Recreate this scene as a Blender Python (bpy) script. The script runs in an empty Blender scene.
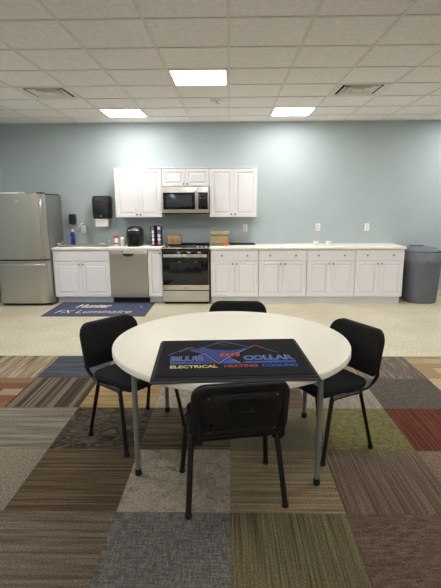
import bpy, bmesh, math, random
from mathutils import Vector, Matrix, Euler
random.seed(7)
S = bpy.context.scene
COL = S.collection
PI = math.pi

# ------------------------------------------------------------------ materials
def lin(c):
    return tuple(((v / 255) / 12.92 if v / 255 <= .04045 else ((v / 255 + .055) / 1.055) ** 2.4) for v in c) + (1,)

def new_mat(name):
    m = bpy.data.materials.new(name); m.use_nodes = True
    nt = m.node_tree
    return m, nt, nt.nodes['Principled BSDF']

def coords(nt, scale, rot=0):
    tc = nt.nodes.new('ShaderNodeTexCoord'); mp = nt.nodes.new('ShaderNodeMapping')
    mp.inputs['Scale'].default_value = scale; mp.inputs['Rotation'].default_value = (0, 0, rot)
    nt.links.new(tc.outputs['Object'], mp.inputs['Vector'])
    return mp.outputs['Vector']

def noise(nt, scale, detail=3, rough=.6, sc=1, rot=0, dist=0):
    n = nt.nodes.new('ShaderNodeTexNoise')
    n.inputs['Scale'].default_value = sc; n.inputs['Detail'].default_value = detail
    n.inputs['Roughness'].default_value = rough; n.inputs['Distortion'].default_value = dist
    nt.links.new(coords(nt, scale, rot), n.inputs['Vector'])
    return n.outputs['Fac']

def ramp(nt, fac, stops, interp='LINEAR'):
    r = nt.nodes.new('ShaderNodeValToRGB'); r.color_ramp.interpolation = interp
    e = r.color_ramp.elements
    while len(e) < len(stops): e.new(.5)
    for el, (p, c) in zip(e, stops):
        el.position = p; el.color = c
    nt.links.new(fac, r.inputs['Fac'])
    return r.outputs['Color']

def mixc(nt, a, b, fac, mode='MIX'):
    m = nt.nodes.new('ShaderNodeMix'); m.data_type = 'RGBA'; m.blend_type = mode
    if isinstance(fac, float): m.inputs[0].default_value = fac
    else: nt.links.new(fac, m.inputs[0])
    for s, v in ((6, a), (7, b)):
        if isinstance(v, tuple): m.inputs[s].default_value = v
        else: nt.links.new(v, m.inputs[s])
    return m.outputs[2]

def bump(nt, b, fac, strength, dist=.002):
    n = nt.nodes.new('ShaderNodeBump'); n.inputs['Strength'].default_value = strength
    n.inputs['Distance'].default_value = dist
    nt.links.new(fac, n.inputs['Height']); nt.links.new(n.outputs['Normal'], b.inputs['Normal'])

def mat(name, c, rough=.5, metal=0, var=.06, scale=(6, 6, 6), bmp=0, spec=.5, coat=0):
    """plain surface with a slight procedural variation"""
    m, nt, b = new_mat(name)
    f = noise(nt, scale)
    lo = lin([max(0, v * (1 - var)) for v in c]); hi = lin([min(255, v * (1 + var)) for v in c])
    nt.links.new(ramp(nt, f, [(.3, lo), (.7, hi)]), b.inputs['Base Color'])
    b.inputs['Roughness'].default_value = rough; b.inputs['Metallic'].default_value = metal
    b.inputs['Specular IOR Level'].default_value = spec
    if coat: b.inputs['Coat Weight'].default_value = coat
    if bmp: bump(nt, b, noise(nt, tuple(s * 20 for s in scale), 2), bmp)
    return m

M = {}
M['wall'] = mat('wall_paint', (168, 180, 183), .6, var=.012, scale=(3, 3, 3), bmp=.08)
M['wall_dark'] = mat('wall_paint_rear', (215, 214, 208), .7, var=.012)
M['cab'] = mat('cabinet_white', (227, 226, 230), .35, var=.008)
M['counter'] = mat('countertop_laminate', (232, 229, 222), .3, var=.02, scale=(30, 30, 30))
M['steel'] = mat('brushed_steel', (186, 182, 174), .33, .95, var=.012, scale=(40, 40, 1.5))
M['steelh'] = mat('brushed_steel_level', (205, 200, 192), .36, .9, var=.015, scale=(1.5, 40, 60))
M['sideg'] = mat('fridge_side_gray', (120, 122, 122), .45, .3, var=.03)
M['chrome'] = mat('chrome', (190, 188, 184), .3, 1, var=.02)
M['nickel'] = mat('knob_nickel', (140, 136, 130), .3, 1, var=.03)
M['black_glass'] = mat('black_glass', (14, 15, 18), .08, 0, var=.05)
M['oven_window'] = mat('oven_window', (24, 25, 28), .12, 0, var=.05)
M['glassgray'] = mat('dark_gray_window', (48, 54, 60), .14, 0, var=.05)
M['black_plastic'] = mat('black_plastic', (26, 27, 29), .32, var=.06)
M['black_matte'] = mat('black_matte', (20, 20, 21), .6, var=.06)
M['fabric'] = mat('black_fabric', (27, 28, 30), .9, var=.12, scale=(150, 150, 150), bmp=.3, spec=.25)
M['frame_black'] = mat('black_tube', (11, 11, 12), .38, var=.05)
M['shell'] = mat('chair_shell_plastic', (12, 12, 13), .42, var=.06, scale=(60, 60, 60), bmp=.1)
M['tabletop'] = mat('table_plastic', (230, 226, 213), .38, var=.012, scale=(40, 40, 40), bmp=.05)
M['table_leg'] = mat('table_leg_gray', (128, 130, 132), .4, .35, var=.04)
M['rubber'] = mat('rubber', (16, 16, 17), .6, var=.05)
M['mat_black'] = mat('entrance_mat_pile', (16, 17, 23), .95, var=.25, scale=(200, 200, 200), bmp=.4, spec=.2)
M['mat_edge'] = mat('entrance_mat_rubber', (20, 21, 28), .85, var=.05)
M['mat_navy'] = mat('kitchen_mat_pile', (70, 75, 98), .95, var=.14, scale=(120, 120, 120), bmp=.3, spec=.2)
M['mat_navy_edge'] = mat('kitchen_mat_rubber', (44, 48, 66), .6, var=.06)
M['cream_print'] = mat('cream_print', (206, 200, 192), .9, var=.06, scale=(90, 90, 90))
M['p_yellow'] = mat('print_yellow', (205, 190, 110), .9, var=.05)
M['p_red'] = mat('print_red', (160, 58, 48), .9, var=.05)
M['p_blue'] = mat('print_blue', (40, 76, 158), .9, var=.05)
M['p_deep'] = mat('print_deep_blue', (30, 50, 116), .9, var=.15, scale=(60, 60, 60))
M['p_pale'] = mat('print_pale_blue', (122, 136, 184), .9, var=.05)
M['p_gray'] = mat('print_gray_blue', (72, 80, 118), .9, var=.05)
M['trash'] = mat('trash_can_gray', (98, 103, 111), .5, var=.05)
M['white_plastic'] = mat('white_plastic', (232, 230, 224), .4, var=.015)
M['slot'] = mat('socket_slots', (200, 198, 192), .5, var=.02)
M['paper'] = mat('paper', (240, 238, 234), .85, var=.015, scale=(30, 30, 30))
M['ceil'] = mat('ceiling_tile', (240, 237, 234), .9, var=.03, scale=(25, 25, 25), bmp=.25, spec=.1)
M['tbar'] = mat('ceiling_tbar', (226, 222, 217), .6, var=.02)
M['vent'] = mat('vent_white', (228, 225, 218), .5, var=.02)
M['vent_dark'] = mat('vent_dark', (40, 40, 40), .8, var=.1)
M['blue_bottle'] = mat('blue_bottle', (24, 62, 170), .25, var=.06)
M['red_cap'] = mat('red_cap', (190, 40, 36), .4, var=.05)
M['jar'] = mat('jar_glass_cream', (190, 184, 168), .25, var=.08, scale=(40, 40, 40))
M['lightwood'] = mat('light_wood', (186, 150, 106), .55, var=.14, scale=(8, 8, 70))
M['lightwood2'] = mat('light_wood_panel', (164, 126, 84), .55, var=.12, scale=(70, 8, 8))
M['cardboard'] = mat('cardboard', (160, 138, 102), .8, var=.06, scale=(12, 12, 30))
M['cardboard2'] = mat('cardboard_lid', (176, 158, 122), .8, var=.05)
M['cardboard3'] = mat('cardboard_band', (122, 112, 76), .8, var=.06)
M['orange'] = mat('orange_print', (214, 96, 62), .7, var=.05)
M['baseboard'] = mat('baseboard_white', (214, 212, 204), .5, var=.01)
M['pod_white'] = mat('pod_white', (214, 216, 226), .4, var=.05)
M['pod_pink'] = mat('pod_pink', (206, 140, 150), .4, var=.08)
M['pod_blue'] = mat('pod_blue', (92, 102, 140), .4, var=.08)
M['pod_body'] = mat('pod_body', (44, 42, 44), .5, var=.05)

def emis(name, c, s):
    m, nt, b = new_mat(name)
    f = noise(nt, (3, 3, 3))
    nt.links.new(ramp(nt, f, [(0, c), (1, c)]), b.inputs['Emission Color'])
    b.inputs['Emission Strength'].default_value = s
    b.inputs['Base Color'].default_value = (.9, .9, .9, 1)
    return m
LIGHT = 25.5
M['diffuser'] = emis('light_diffuser', (1.0, .965, .92, 1), LIGHT)
M['display'] = emis('oven_display', (.5, .8, 1, 1), .02)

def vinyl():
    m, nt, b = new_mat('vinyl_floor')
    a = ramp(nt, noise(nt, (38, 38, 38), 4, .8), [(.3, lin((150, 143, 122))), (.5, lin((198, 192, 172))), (.7, lin((226, 222, 206)))])
    c = ramp(nt, noise(nt, (1.2, 1.2, 1.2), 3), [(.3, lin((228, 224, 212))), (.7, lin((255, 255, 255)))])
    col = mixc(nt, a, c, 1.0, 'MULTIPLY')
    br = nt.nodes.new('ShaderNodeTexBrick')
    br.offset = 0; br.inputs['Scale'].default_value = 1
    br.inputs['Brick Width'].default_value = .457; br.inputs['Row Height'].default_value = .457
    br.inputs['Mortar Size'].default_value = .0015
    br.inputs['Color1'].default_value = (1, 1, 1, 1); br.inputs['Color2'].default_value = (.96, .95, .93, 1)
    br.inputs['Mortar'].default_value = (.8, .78, .74, 1)
    nt.links.new(coords(nt, (1, 1, 1)), br.inputs['Vector'])
    col = mixc(nt, col, br.outputs['Color'], 1.0, 'MULTIPLY')
    nt.links.new(col, b.inputs['Base Color'])
    b.inputs['Roughness'].default_value = .38
    bump(nt, b, noise(nt, (80, 80, 80), 2), .04)
    return m
M['vinyl'] = vinyl()

def carpet(name, kind, cols, f=1.0):
    """one woven pattern of carpet tile"""
    m, nt, b = new_mat(name)
    cols = [lin(c) for c in cols]
    n = len(cols)
    if kind == 'lat': fac = noise(nt, (1.3, 70 * f, 1), 3, .7)
    elif kind == 'lon': fac = noise(nt, (70 * f, 1.2, 1), 3, .7)
    elif kind == 'mottle': fac = noise(nt, (9 * f, 9 * f, 9), 5, .75, dist=1.2)
    elif kind == 'speck': fac = noise(nt, (80 * f, 80 * f, 80), 4, .85)
    elif kind == 'leaf': fac = noise(nt, (5 * f, 9 * f, 5), 3, .55, rot=.8, dist=3.5)
    elif kind == 'moire': fac = noise(nt, (14, 50, 10), 3, .7, dist=.8)
    elif kind == 'diag': fac = noise(nt, (30, 4, 5), 4, .7, rot=-.25, dist=.6)
    elif kind == 'block':
        br = nt.nodes.new('ShaderNodeTexBrick')
        br.inputs['Scale'].default_value = 1; br.inputs['Brick Width'].default_value = .40
        br.inputs['Row Height'].default_value = .13; br.inputs['Mortar Size'].default_value = 0
        br.inputs['Color1'].default_value = (0, 0, 0, 1); br.inputs['Color2'].default_value = (1, 1, 1, 1)
        nt.links.new(coords(nt, (1, 1, 1)), br.inputs['Vector'])
        rgb = nt.nodes.new('ShaderNodeRGBToBW'); nt.links.new(br.outputs['Color'], rgb.inputs[0]); fac = rgb.outputs[0]
    elif kind == 'weave':
        a = noise(nt, (16, 95, 1), 2); c = noise(nt, (95, 16, 1), 2)
        mx = nt.nodes.new('ShaderNodeMath'); mx.operation = 'ADD'; nt.links.new(a, mx.inputs[0]); nt.links.new(c, mx.inputs[1])
        hv = nt.nodes.new('ShaderNodeMath'); hv.operation = 'MULTIPLY'; hv.inputs[1].default_value = .5
        nt.links.new(mx.outputs[0], hv.inputs[0]); fac = hv.outputs[0]
    lo, hi = {'block': (.25, .75), 'lat': (.39, .61), 'lon': (.39, .61), 'speck': (.38, .62), 'weave': (.42, .58)}.get(kind, (.34, .66))
    if kind == 'bars':
        w = nt.nodes.new('ShaderNodeTexNoise'); w.inputs['Scale'].default_value = 1; w.inputs['Detail'].default_value = 2
        nt.links.new(coords(nt, (34 * f, .15, 1)), w.inputs['Vector']); fac = w.outputs['Fac']
        col = ramp(nt, fac, [(0, cols[0]), (.5, cols[0]), (.53, cols[1]), (1, cols[1])])
    else:
        col = ramp(nt, fac, [(lo + (hi - lo) * i / max(1, n - 1), c) for i, c in enumerate(cols)])
    fib = noise(nt, (105, 105, 105), 3, .85)
    grain = ramp(nt, fib, [(.34, (.5, .5, .5, 1)), (.66, (1.45, 1.45, 1.45, 1))])
    col = mixc(nt, col, grain, 1.0, 'MULTIPLY')
    nt.links.new(col, b.inputs['Base Color'])
    b.inputs['Roughness'].default_value = .95; b.inputs['Specular IOR Level'].default_value = .15
    bump(nt, b, fib, .5, .003)
    return m

CK = .80
def K(*cols):
    out = []
    for c in cols:
        g_ = sum(c) / 3
        out.append(tuple((g_ + (v - g_) * .78) * CK * w_ for v, w_ in zip(c, (1.03, 1.0, .95))))
    return out
CP = dict(
    taupe_lat=carpet('carpet_taupe_streak', 'lat', K((98, 90, 78), (120, 111, 96), (138, 127, 108)), .5),
    gray_weave=carpet('carpet_gray_weave', 'weave', K((98, 97, 100), (116, 115, 117), (136, 135, 136))),
    olive_lon=carpet('carpet_olive_stripe', 'lon', K((92, 86, 62), (120, 114, 82), (140, 133, 96)), 1.2),
    brown_moire=carpet('carpet_brown_moire', 'moire', K((100, 80, 70), (120, 98, 86), (142, 120, 104))),
    beige_speck=carpet('carpet_beige_speck', 'speck', K((112, 106, 94), (144, 138, 124), (168, 160, 144))),
    gold_lat=carpet('carpet_brown_gold_lines', 'lat', K((74, 64, 50), (98, 83, 60), (122, 103, 72)), .75),
    stone_mottle=carpet('carpet_stone_mottle', 'mottle', K((128, 122, 114), (172, 165, 152), (186, 179, 166)), 1.5),
    tan_lat=carpet('carpet_tan_lines', 'lat', K((126, 112, 84), (156, 141, 108), (178, 162, 130)), .8),
    umber_lon=carpet('carpet_umber_streak', 'lon', K((98, 84, 72), (124, 107, 90), (144, 126, 108)), 1.0),
    rose_speck=carpet('carpet_rose_speck', 'speck', K((122, 100, 86), (144, 122, 104), (160, 138, 118)), .6),
    sage_lat=carpet('carpet_sage_streak', 'lat', K((112, 110, 98), (134, 131, 118), (154, 150, 134)), .35),
    dark_leaf=carpet('carpet_dark_leaf', 'leaf', K((44, 38, 33), (74, 65, 55), (104, 94, 81))),
    cocoa_lat=carpet('carpet_cocoa_lines', 'lat', K((84, 70, 56), (108, 92, 74), (130, 114, 94)), .6),
    lichen=carpet('carpet_lichen', 'speck', K((112, 110, 96), (128, 122, 102), (140, 132, 106)), .5),
    lime=carpet('carpet_lime', 'speck', K((104, 102, 58), (130, 127, 74), (148, 144, 90)), .3),
    rust=carpet('carpet_rust_stripe', 'lon', K((92, 42, 28), (113, 50, 33), (134, 74, 54)), 1.2),
    rust_block=carpet('carpet_rust_block', 'block', K((134, 86, 62), (172, 154, 124), (146, 104, 76))),
    dark_bars=carpet('carpet_dark_bars', 'bars', K((68, 57, 49), (128, 115, 98)), 1.5),
    straw_lat=carpet('carpet_straw_lines', 'lat', K((140, 114, 72), (176, 148, 100), (192, 164, 116)), .45),
    light_gray=carpet('carpet_light_gray', 'diag', K((140, 132, 122), (164, 156, 146), (176, 168, 158))),
    charcoal=carpet('carpet_charcoal', 'speck', K((82, 76, 72), (100, 94, 90), (112, 106, 102)), .4),
    gray_lon=carpet('carpet_gray_light_streak', 'lon', K((128, 112, 94), (160, 144, 124), (196, 182, 160)), .5),
    navy=carpet('carpet_slate_blue', 'lat', K((58, 68, 86), (74, 86, 106), (90, 100, 118)), .3),
    gray_diag=carpet('carpet_gray_diag', 'diag', K((94, 84, 76), (124, 114, 106), (160, 150, 140))),
    tan_block=carpet('carpet_tan_block', 'block', K((176, 152, 112), (192, 168, 128), (206, 186, 150))),
    beige_lon=carpet('carpet_beige_lon', 'lon', K((130, 116, 92), (158, 144, 116), (178, 164, 138)), .5),
)

# ------------------------------------------------------------------ builders
class B:
    """collects shapes, links them as ONE mesh object"""
    def __init__(self): self.bm = bmesh.new()
    def box(self, x0, x1, y0, y1, z0, z1, bev=0, seg=2):
        r = bmesh.ops.create_cube(self.bm, size=1)
        vs = r['verts']
        for v in vs:
            v.co = Vector(((x0 + x1) / 2 + v.co.x * (x1 - x0), (y0 + y1) / 2 + v.co.y * (y1 - y0), (z0 + z1) / 2 + v.co.z * (z1 - z0)))
        if bev:
            es = list({e for v in vs for e in v.link_edges})
            bmesh.ops.bevel(self.bm, geom=es, offset=bev, segments=seg, affect='EDGES', profile=.5)
        return self
    def rings(self, rings, cap0=True, cap1=True, closed=True):
        R = [[self.bm.verts.new(p) for p in r] for r in rings]
        n = len(R[0])
        for a, b in zip(R, R[1:]):
            for i in range(n if closed else n - 1):
                j = (i + 1) % n
                self.bm.faces.new((a[i], a[j], b[j], b[i]))
        if cap0: self.bm.faces.new(R[0][::-1])
        if cap1: self.bm.faces.new(R[-1])
        return self
    def lathe(self, prof, c=(0, 0, 0), seg=32, cap0=True, cap1=True, sx=1, sy=1):
        return self.rings([[(c[0] + r * sx * math.cos(2 * PI * i / seg), c[1] + r * sy * math.sin(2 * PI * i / seg), c[2] + z) for i in range(seg)] for r, z in prof], cap0, cap1)
    def tube(self, pts, r, seg=10, r2=None, up=Vector((0, 0, 1))):
        pts = [Vector(p) for p in pts]
        rings = []
        prev = None
        for i, p in enumerate(pts):
            d = (pts[min(i + 1, len(pts) - 1)] - pts[max(i - 1, 0)]).normalized()
            if prev is None:
                a = d.cross(up)
                if a.length < 1e-3: a = d.cross(Vector((1, 0, 0)))
                a.normalize()
            else:
                a = prev - d * prev.dot(d); a.normalize()
            prev = a
            b = d.cross(a)
            ra = r if not isinstance(r, (list, tuple)) else r[i]
            rb = r2 if r2 else ra
            rings.append([p + a * ra * math.cos(2 * PI * k / seg) + b * rb * math.sin(2 * PI * k / seg) for k in range(seg)])
        return self.rings(rings)
    def ball(self, c, r, sx=1, sy=1, sz=1, seg=12):
        bmesh.ops.create_uvsphere(self.bm, u_segments=seg, v_segments=max(6, seg // 2), radius=r,
                                  matrix=Matrix.Translation(c) @ Matrix.Diagonal((sx, sy, sz, 1)))
        return self
    def build(self, name, material, parent=None, smooth=True, loc=None):
        bmesh.ops.recalc_face_normals(self.bm, faces=self.bm.faces)
        me = bpy.data.meshes.new(name); self.bm.to_mesh(me); self.bm.free()
        for mm in (material if isinstance(material, list) else [material]): me.materials.append(mm)
        o = bpy.data.objects.new(name, me); COL.objects.link(o)
        if parent: o.parent = parent
        if loc: o.location = loc
        if smooth:
            me.shade_smooth()
            me.set_sharp_from_angle(angle=math.radians(38))
        return o

def tag(o, label=None, cat=None, group=None, kind=None):
    if label: o['label'] = label
    if cat: o['category'] = cat
    if group: o['group'] = group
    if kind: o['kind'] = kind
    return o

def empty(name, loc, label, cat, group=None, rz=0):
    o = bpy.data.objects.new(name, None); o.empty_display_size = .1
    o.location = loc; o.rotation_euler = (0, 0, rz); COL.objects.link(o)
    return tag(o, label, cat, group)

def copy_tree(o, parent=None):
    c = o.copy(); COL.objects.link(c); c.parent = parent
    for ch in [x for x in bpy.data.objects if x.parent == o]: copy_tree(ch, c)
    return c

def smooth_path(pts, n=6):
    """Catmull-Rom through pts"""
    P = [Vector(p) for p in pts]; P = [P[0] * 2 - P[1]] + P + [P[-1] * 2 - P[-2]]
    out = []
    for i in range(1, len(P) - 2):
        for k in range(n):
            t = k / n
            out.append(.5 * ((2 * P[i]) + (P[i + 1] - P[i - 1]) * t + (2 * P[i - 1] - 5 * P[i] + 4 * P[i + 1] - P[i + 2]) * t * t + (3 * P[i] - P[i - 1] - 3 * P[i + 1] + P[i + 2]) * t ** 3))
    out.append(P[-2])
    return out

def rrect(w, h, r, n=6, rb=None):
    """rounded rectangle outline; r = top corner radius, rb = bottom corner radius"""
    rb = r if rb is None else rb
    pts = []
    for cx, cy, a0, q in ((w / 2 - r, h / 2 - r, 0, r), (-w / 2 + r, h / 2 - r, 90, r), (-w / 2 + rb, -h / 2 + rb, 180, rb), (w / 2 - rb, -h / 2 + rb, 270, rb)):
        for i in range(n + 1):
            a = math.radians(a0 + 90 * i / n)
            pts.append((cx + q * math.cos(a), cy + q * math.sin(a)))
    return pts

def text_obj(s, name, material, parent, x0, x1, y0, y1, z, bold=0, shear=0, depth=.0006, vertical=False):
    cu = bpy.data.curves.new(name, 'FONT'); cu.body = s; cu.size = 1; cu.offset = bold; cu.shear = shear
    cu.extrude = .001; cu.resolution_u = 3
    t = bpy.data.objects.new('tmp', cu); COL.objects.link(t)
    dg = bpy.context.evaluated_depsgraph_get()
    me = bpy.data.meshes.new_from_object(t.evaluated_get(dg))
    bpy.data.objects.remove(t); bpy.data.curves.remove(cu)
    xs = [v.co.x for v in me.vertices]; ys = [v.co.y for v in me.vertices]
    ax, bx, ay, by = min(xs), max(xs), min(ys), max(ys)
    for v in me.vertices:
        v.co = Vector((x0 + (v.co.x - ax) / (bx - ax) * (x1 - x0), y0 + (v.co.y - ay) / (by - ay) * (y1 - y0), z + (depth if v.co.z > 0 else 0)))
    me.materials.clear(); me.materials.append(material)
    o = bpy.data.objects.new(name, me); COL.objects.link(o); o.parent = parent
    return o

# ------------------------------------------------------------------ room
T = .6096
W, H = 7.594, 2.8834
XL, XR, YB = -3.811, 4.70, -3.60
YC = 2.0632 + 4 * T            # carpet meets vinyl
def struct(o, label=None): o['kind'] = 'structure'; return tag(o, label)

struct(B().box(XL, XR, YC, W, -.08, 0).build('floor', M['vinyl'], smooth=False), 'beige speckled vinyl kitchen floor')
struct(B().box(XL - .1, XR + .1, W, W + .1, -.08, H + .1).build('wall_back', M['wall'], smooth=False), 'pale blue-gray painted kitchen wall')
struct(B().box(XL - .1, XL, YB, W, -.08, H + .1).build('wall_left', M['wall'], smooth=False), 'pale blue-gray side wall beside the refrigerator')
struct(B().box(XR, XR + .1, YB, W, -.08, H + .1).build('wall_right', M['wall'], smooth=False), 'pale blue-gray right side wall')
struct(B().box(XL - .1, XR + .1, YB - .1, YB, -.08, H + .1).build('wall_front', M['wall_dark'], smooth=False), 'wall behind the viewer')
GX, GY = -.0049, 3.4648
b = B()
cx_ = [XL] + [GX + k * T for k in range(-6, 8) if XL + .02 < GX + k * T < XR - .02] + [XR]
cy_ = [YB] + [GY + k * T for k in range(-13, 7) if YB + .02 < GY + k * T < W - .02] + [W]
VENTS = {(-4, 3), (2, 3)}
for i in range(len(cx_) - 1):
    for j in range(len(cy_) - 1):
        key = (math.floor(((cx_[i] + cx_[i + 1]) / 2 - GX) / T), math.floor(((cy_[j] + cy_[j + 1]) / 2 - GY) / T))
        if key in VENTS: continue
        b.bm.faces.new([b.bm.verts.new((x, y, H + .006)) for x, y in ((cx_[i], cy_[j]), (cx_[i], cy_[j + 1]), (cx_[i + 1], cy_[j + 1]), (cx_[i + 1], cy_[j]))])
bmesh.ops.remove_doubles(b.bm, verts=b.bm.verts, dist=.0005)
struct(b.build('ceiling', M['ceil'], smooth=False), 'white acoustic tile drop ceiling')
struct(B().box(3.02, XR, W - .014, W, 0, .1, .004).build('baseboard_back', M['baseboard']), 'white baseboard on the back wall')
struct(B().box(XL, XL + .014, YB, W, 0, .1, .004).build('baseboard_left', M['baseboard']))
struct(B().box(XR - .014, XR, YB, W - .015, 0, .1, .004).build('baseboard_right', M['baseboard']))

# ceiling grid of T-bars
GX, GY = -.0049, 3.4648
g = B()
k = -7
while True:
    x = GX + k * T
    if x > XR - .02: break
    if x > XL + .02: g.box(x - .012, x + .012, YB, W, H - .001, H + .006)
    k += 1
r = -13
while True:
    y = GY + r * T
    if y > W - .02: break
    if y > YB + .02: g.box(XL, XR, y - .012, y + .012, H - .0012, H + .006)
    r += 1
g.box(XL, XR, W - .022, W, H - .002, H + .006).box(XL, XL + .022, YB, W - .022, H - .002, H + .006)
struct(g.build('ceiling_grid', M['tbar'], smooth=False), 'white metal T-bar grid of the drop ceiling')

# carpet tiles: one floor with many patterns
layout = {
    (-2, -1): 'taupe_lat', (-1, -1): 'gray_weave', (0, -1): 'olive_lon', (1, -1): 'brown_moire', (2, -1): 'brown_moire', (-3, -1): 'taupe_lat',
    (-3, 0): 'beige_speck', (-2, 0): 'gold_lat', (-1, 0): 'stone_mottle', (0, 0): 'tan_lat', (1, 0): 'umber_lon', (2, 0): 'rose_speck',
    (-4, 1): 'sage_lat', (-3, 1): 'sage_lat', (-2, 1): 'dark_leaf', (-1, 1): 'cocoa_lat', (0, 1): 'lichen', (1, 1): 'lime', (2, 1): 'rust', (3, 1): 'charcoal',
    (-4, 2): 'rust_block', (-3, 2): 'dark_bars', (-2, 2): 'straw_lat', (-1, 2): 'stone_mottle', (0, 2): 'cocoa_lat', (1, 2): 'light_gray', (2, 2): 'charcoal', (3, 2): 'tan_block',
    (-4, 3): 'gray_lon', (-3, 3): 'navy', (-2, 3): 'beige_lon', (-1, 3): 'tan_lat', (0, 3): 'gray_lon', (1, 3): 'beige_lon', (2, 3): 'gray_diag', (3, 3): 'tan_block', (4, 3): 'gray_diag',
    (0, -2): 'dark_leaf', (-1, -2): 'straw_lat', (1, -2): 'lichen', (-2, -2): 'navy',
}
keys = list(CP)
bm = bmesh.new()
CX, CY = .0062, 2.0632
cl, rl = [], []
c = -7
xs = [XL] + [CX + i * T for i in range(-6, 8) if XL + .01 < CX + i * T < XR - .01] + [XR]
ys = [YB] + [CY + j * T for j in range(-10, 4) if CY + j * T > YB + .01] + [YC]
for i in range(len(xs) - 1):
    for j in range(len(ys) - 1):
        ci = math.floor(((xs[i] + xs[i + 1]) / 2 - CX) / T); rj = math.floor(((ys[j] + ys[j + 1]) / 2 - CY) / T)
        name = layout.get((ci, rj)) or random.choice(keys)
        gq = .0008
        f = bm.faces.new([bm.verts.new(p) for p in ((xs[i] + gq, ys[j] + gq, 0), (xs[i + 1] - gq, ys[j] + gq, 0), (xs[i + 1] - gq, ys[j + 1] - gq, 0), (xs[i] + gq, ys[j + 1] - gq, 0))])
        f.material_index = keys.index(name)
n0 = len(bm.faces)
f = bm.faces.new([bm.verts.new(p) for p in ((XL, YB, -.004), (XR, YB, -.004), (XR, YC, -.004), (XL, YC, -.004))])
f.material_index = keys.index('charcoal')
me = bpy.data.meshes.new('floor_carpet'); bm.to_mesh(me); bm.free()
for q in keys: me.materials.append(CP[q])
o = bpy.data.objects.new('floor_carpet', me); COL.objects.link(o)
struct(o, 'patchwork of square carpet tiles in many patterns')

# ------------------------------------------------------------------ ceiling things
def cell(k, r): return GX + k * T + T / 2, GY + r * T + T / 2
def ceiling_light(k, r, label):
    x, y = cell(k, r)
    t = empty('ceiling_light', (x, y, H), label, 'ceiling light', 'square ceiling lights')
    h = T / 2 - .014
    f = B()
    for a in ((-h, h, -h, -h + .018), (-h, h, h - .018, h), (-h, -h + .018, -h + .018, h - .018), (h - .018, h, -h + .018, h - .018)):
        f.box(*a, -.006, .004)
    f.build('frame', M['vent'], t, smooth=False)
    i = h - .019
    B().box(-i, i, -i, i, -.003, .003).build('diffuser', M['diffuser'], t, smooth=False)
ceiling_light(-1, 2, 'glowing square ceiling light nearest the viewer, above the middle of the room')
ceiling_light(-3, 5, 'glowing square ceiling light near the back wall, on the left above the refrigerator side')
ceiling_light(1, 5, 'glowing square ceiling light near the back wall, right of the wall cabinets')
ceiling_light(4, 2, 'glowing square ceiling light just outside the right edge of view')
ceiling_light(6, 5, 'glowing square ceiling light by the far right corner, outside the view')
ceiling_light(-6, 2, 'glowing square ceiling light just outside the left edge of view')
ceiling_light(-4, -1, 'added square ceiling fill light outside the view, left above the carpet')  # this and the next are unseen fixtures, added to brighten the table
ceiling_light(3, -1, 'added square ceiling fill light outside the view, right above the carpet')
for r_, w_ in ((-6, 'first row behind'), (-9, 'last row behind')):  # unseen fixtures behind the camera, added as fill for the front of the room
    for k_, s_ in ((-5, 'far left'), (-2, 'left of middle'), (1, 'right of middle'), (5, 'far right')):
        if r_ == -6 and k_ in (-2, 1): continue
        ceiling_light(k_, r_, 'added square ceiling fill light outside the view, %s, %s' % (w_, s_))

def ceiling_vent(k, r, label):
    x, y = cell(k, r)
    t = empty('ceiling_vent', (x, y, H), label, 'ceiling vent', 'square ceiling air vents')
    h = T / 2 - .014
    def sq(s, z): return [(-s, -s, z), (s, -s, z), (s, s, z), (-s, s, z)]
    B().rings([sq(.232, .012), sq(.232, .20)], False, True).build('duct_opening', M['vent_dark'], t, smooth=False)
    f = B()
    f.rings([sq(T / 2 - .012, .0062), sq(h, -.004), sq(.272, -.005), sq(.233, .012), sq(.233, .02)], False, False)
    f.build('frame', M['vent'], t, smooth=False)
    def sq2(s, z, dy): return [(x, y + dy, zz) for x, y, zz in sq(s, z)]
    for s0, s1, dy in ((.135, .205, .022), (.060, .130, .034)):
        l = B()
        l.rings([sq2(s0, .075, dy), sq2(s1, .010, dy), sq2(s1, .006, dy), sq2(s1 - .012, .006, dy), sq2(s0 - .006, .075, dy)], False, False)
        l.build('louver', M['vent'], t, smooth=False)
    B().rings([sq2(.02, .06, .04), sq2(.062, .012, .04), sq2(.062, .007, .04)]).build('center_plate', M['vent'], t, smooth=False)
ceiling_vent(-4, 3, 'square ceiling air vent on the left, above the refrigerator side')
ceiling_vent(2, 3, 'square ceiling air vent on the right side of the ceiling')

t = empty('ceiling_sensor', (-.15, 6.05, H), 'small off-white ceiling sensor with two dark lenses behind the nearest ceiling light', 'sensor')
B().lathe([(.085, .006), (.085, -.008), (.07, -.022), (.02, -.026)], seg=28).build('housing', M['white_plastic'], t)
B().lathe([(.014, .004), (.014, -.006), (.008, -.009)], (-.012, -.045, -.022), 14).build('lens', M['vent_dark'], t)
B().lathe([(.014, .004), (.014, -.006), (.008, -.009)], (.004, .035, -.022), 14).build('lens', M['vent_dark'], t)

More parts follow.
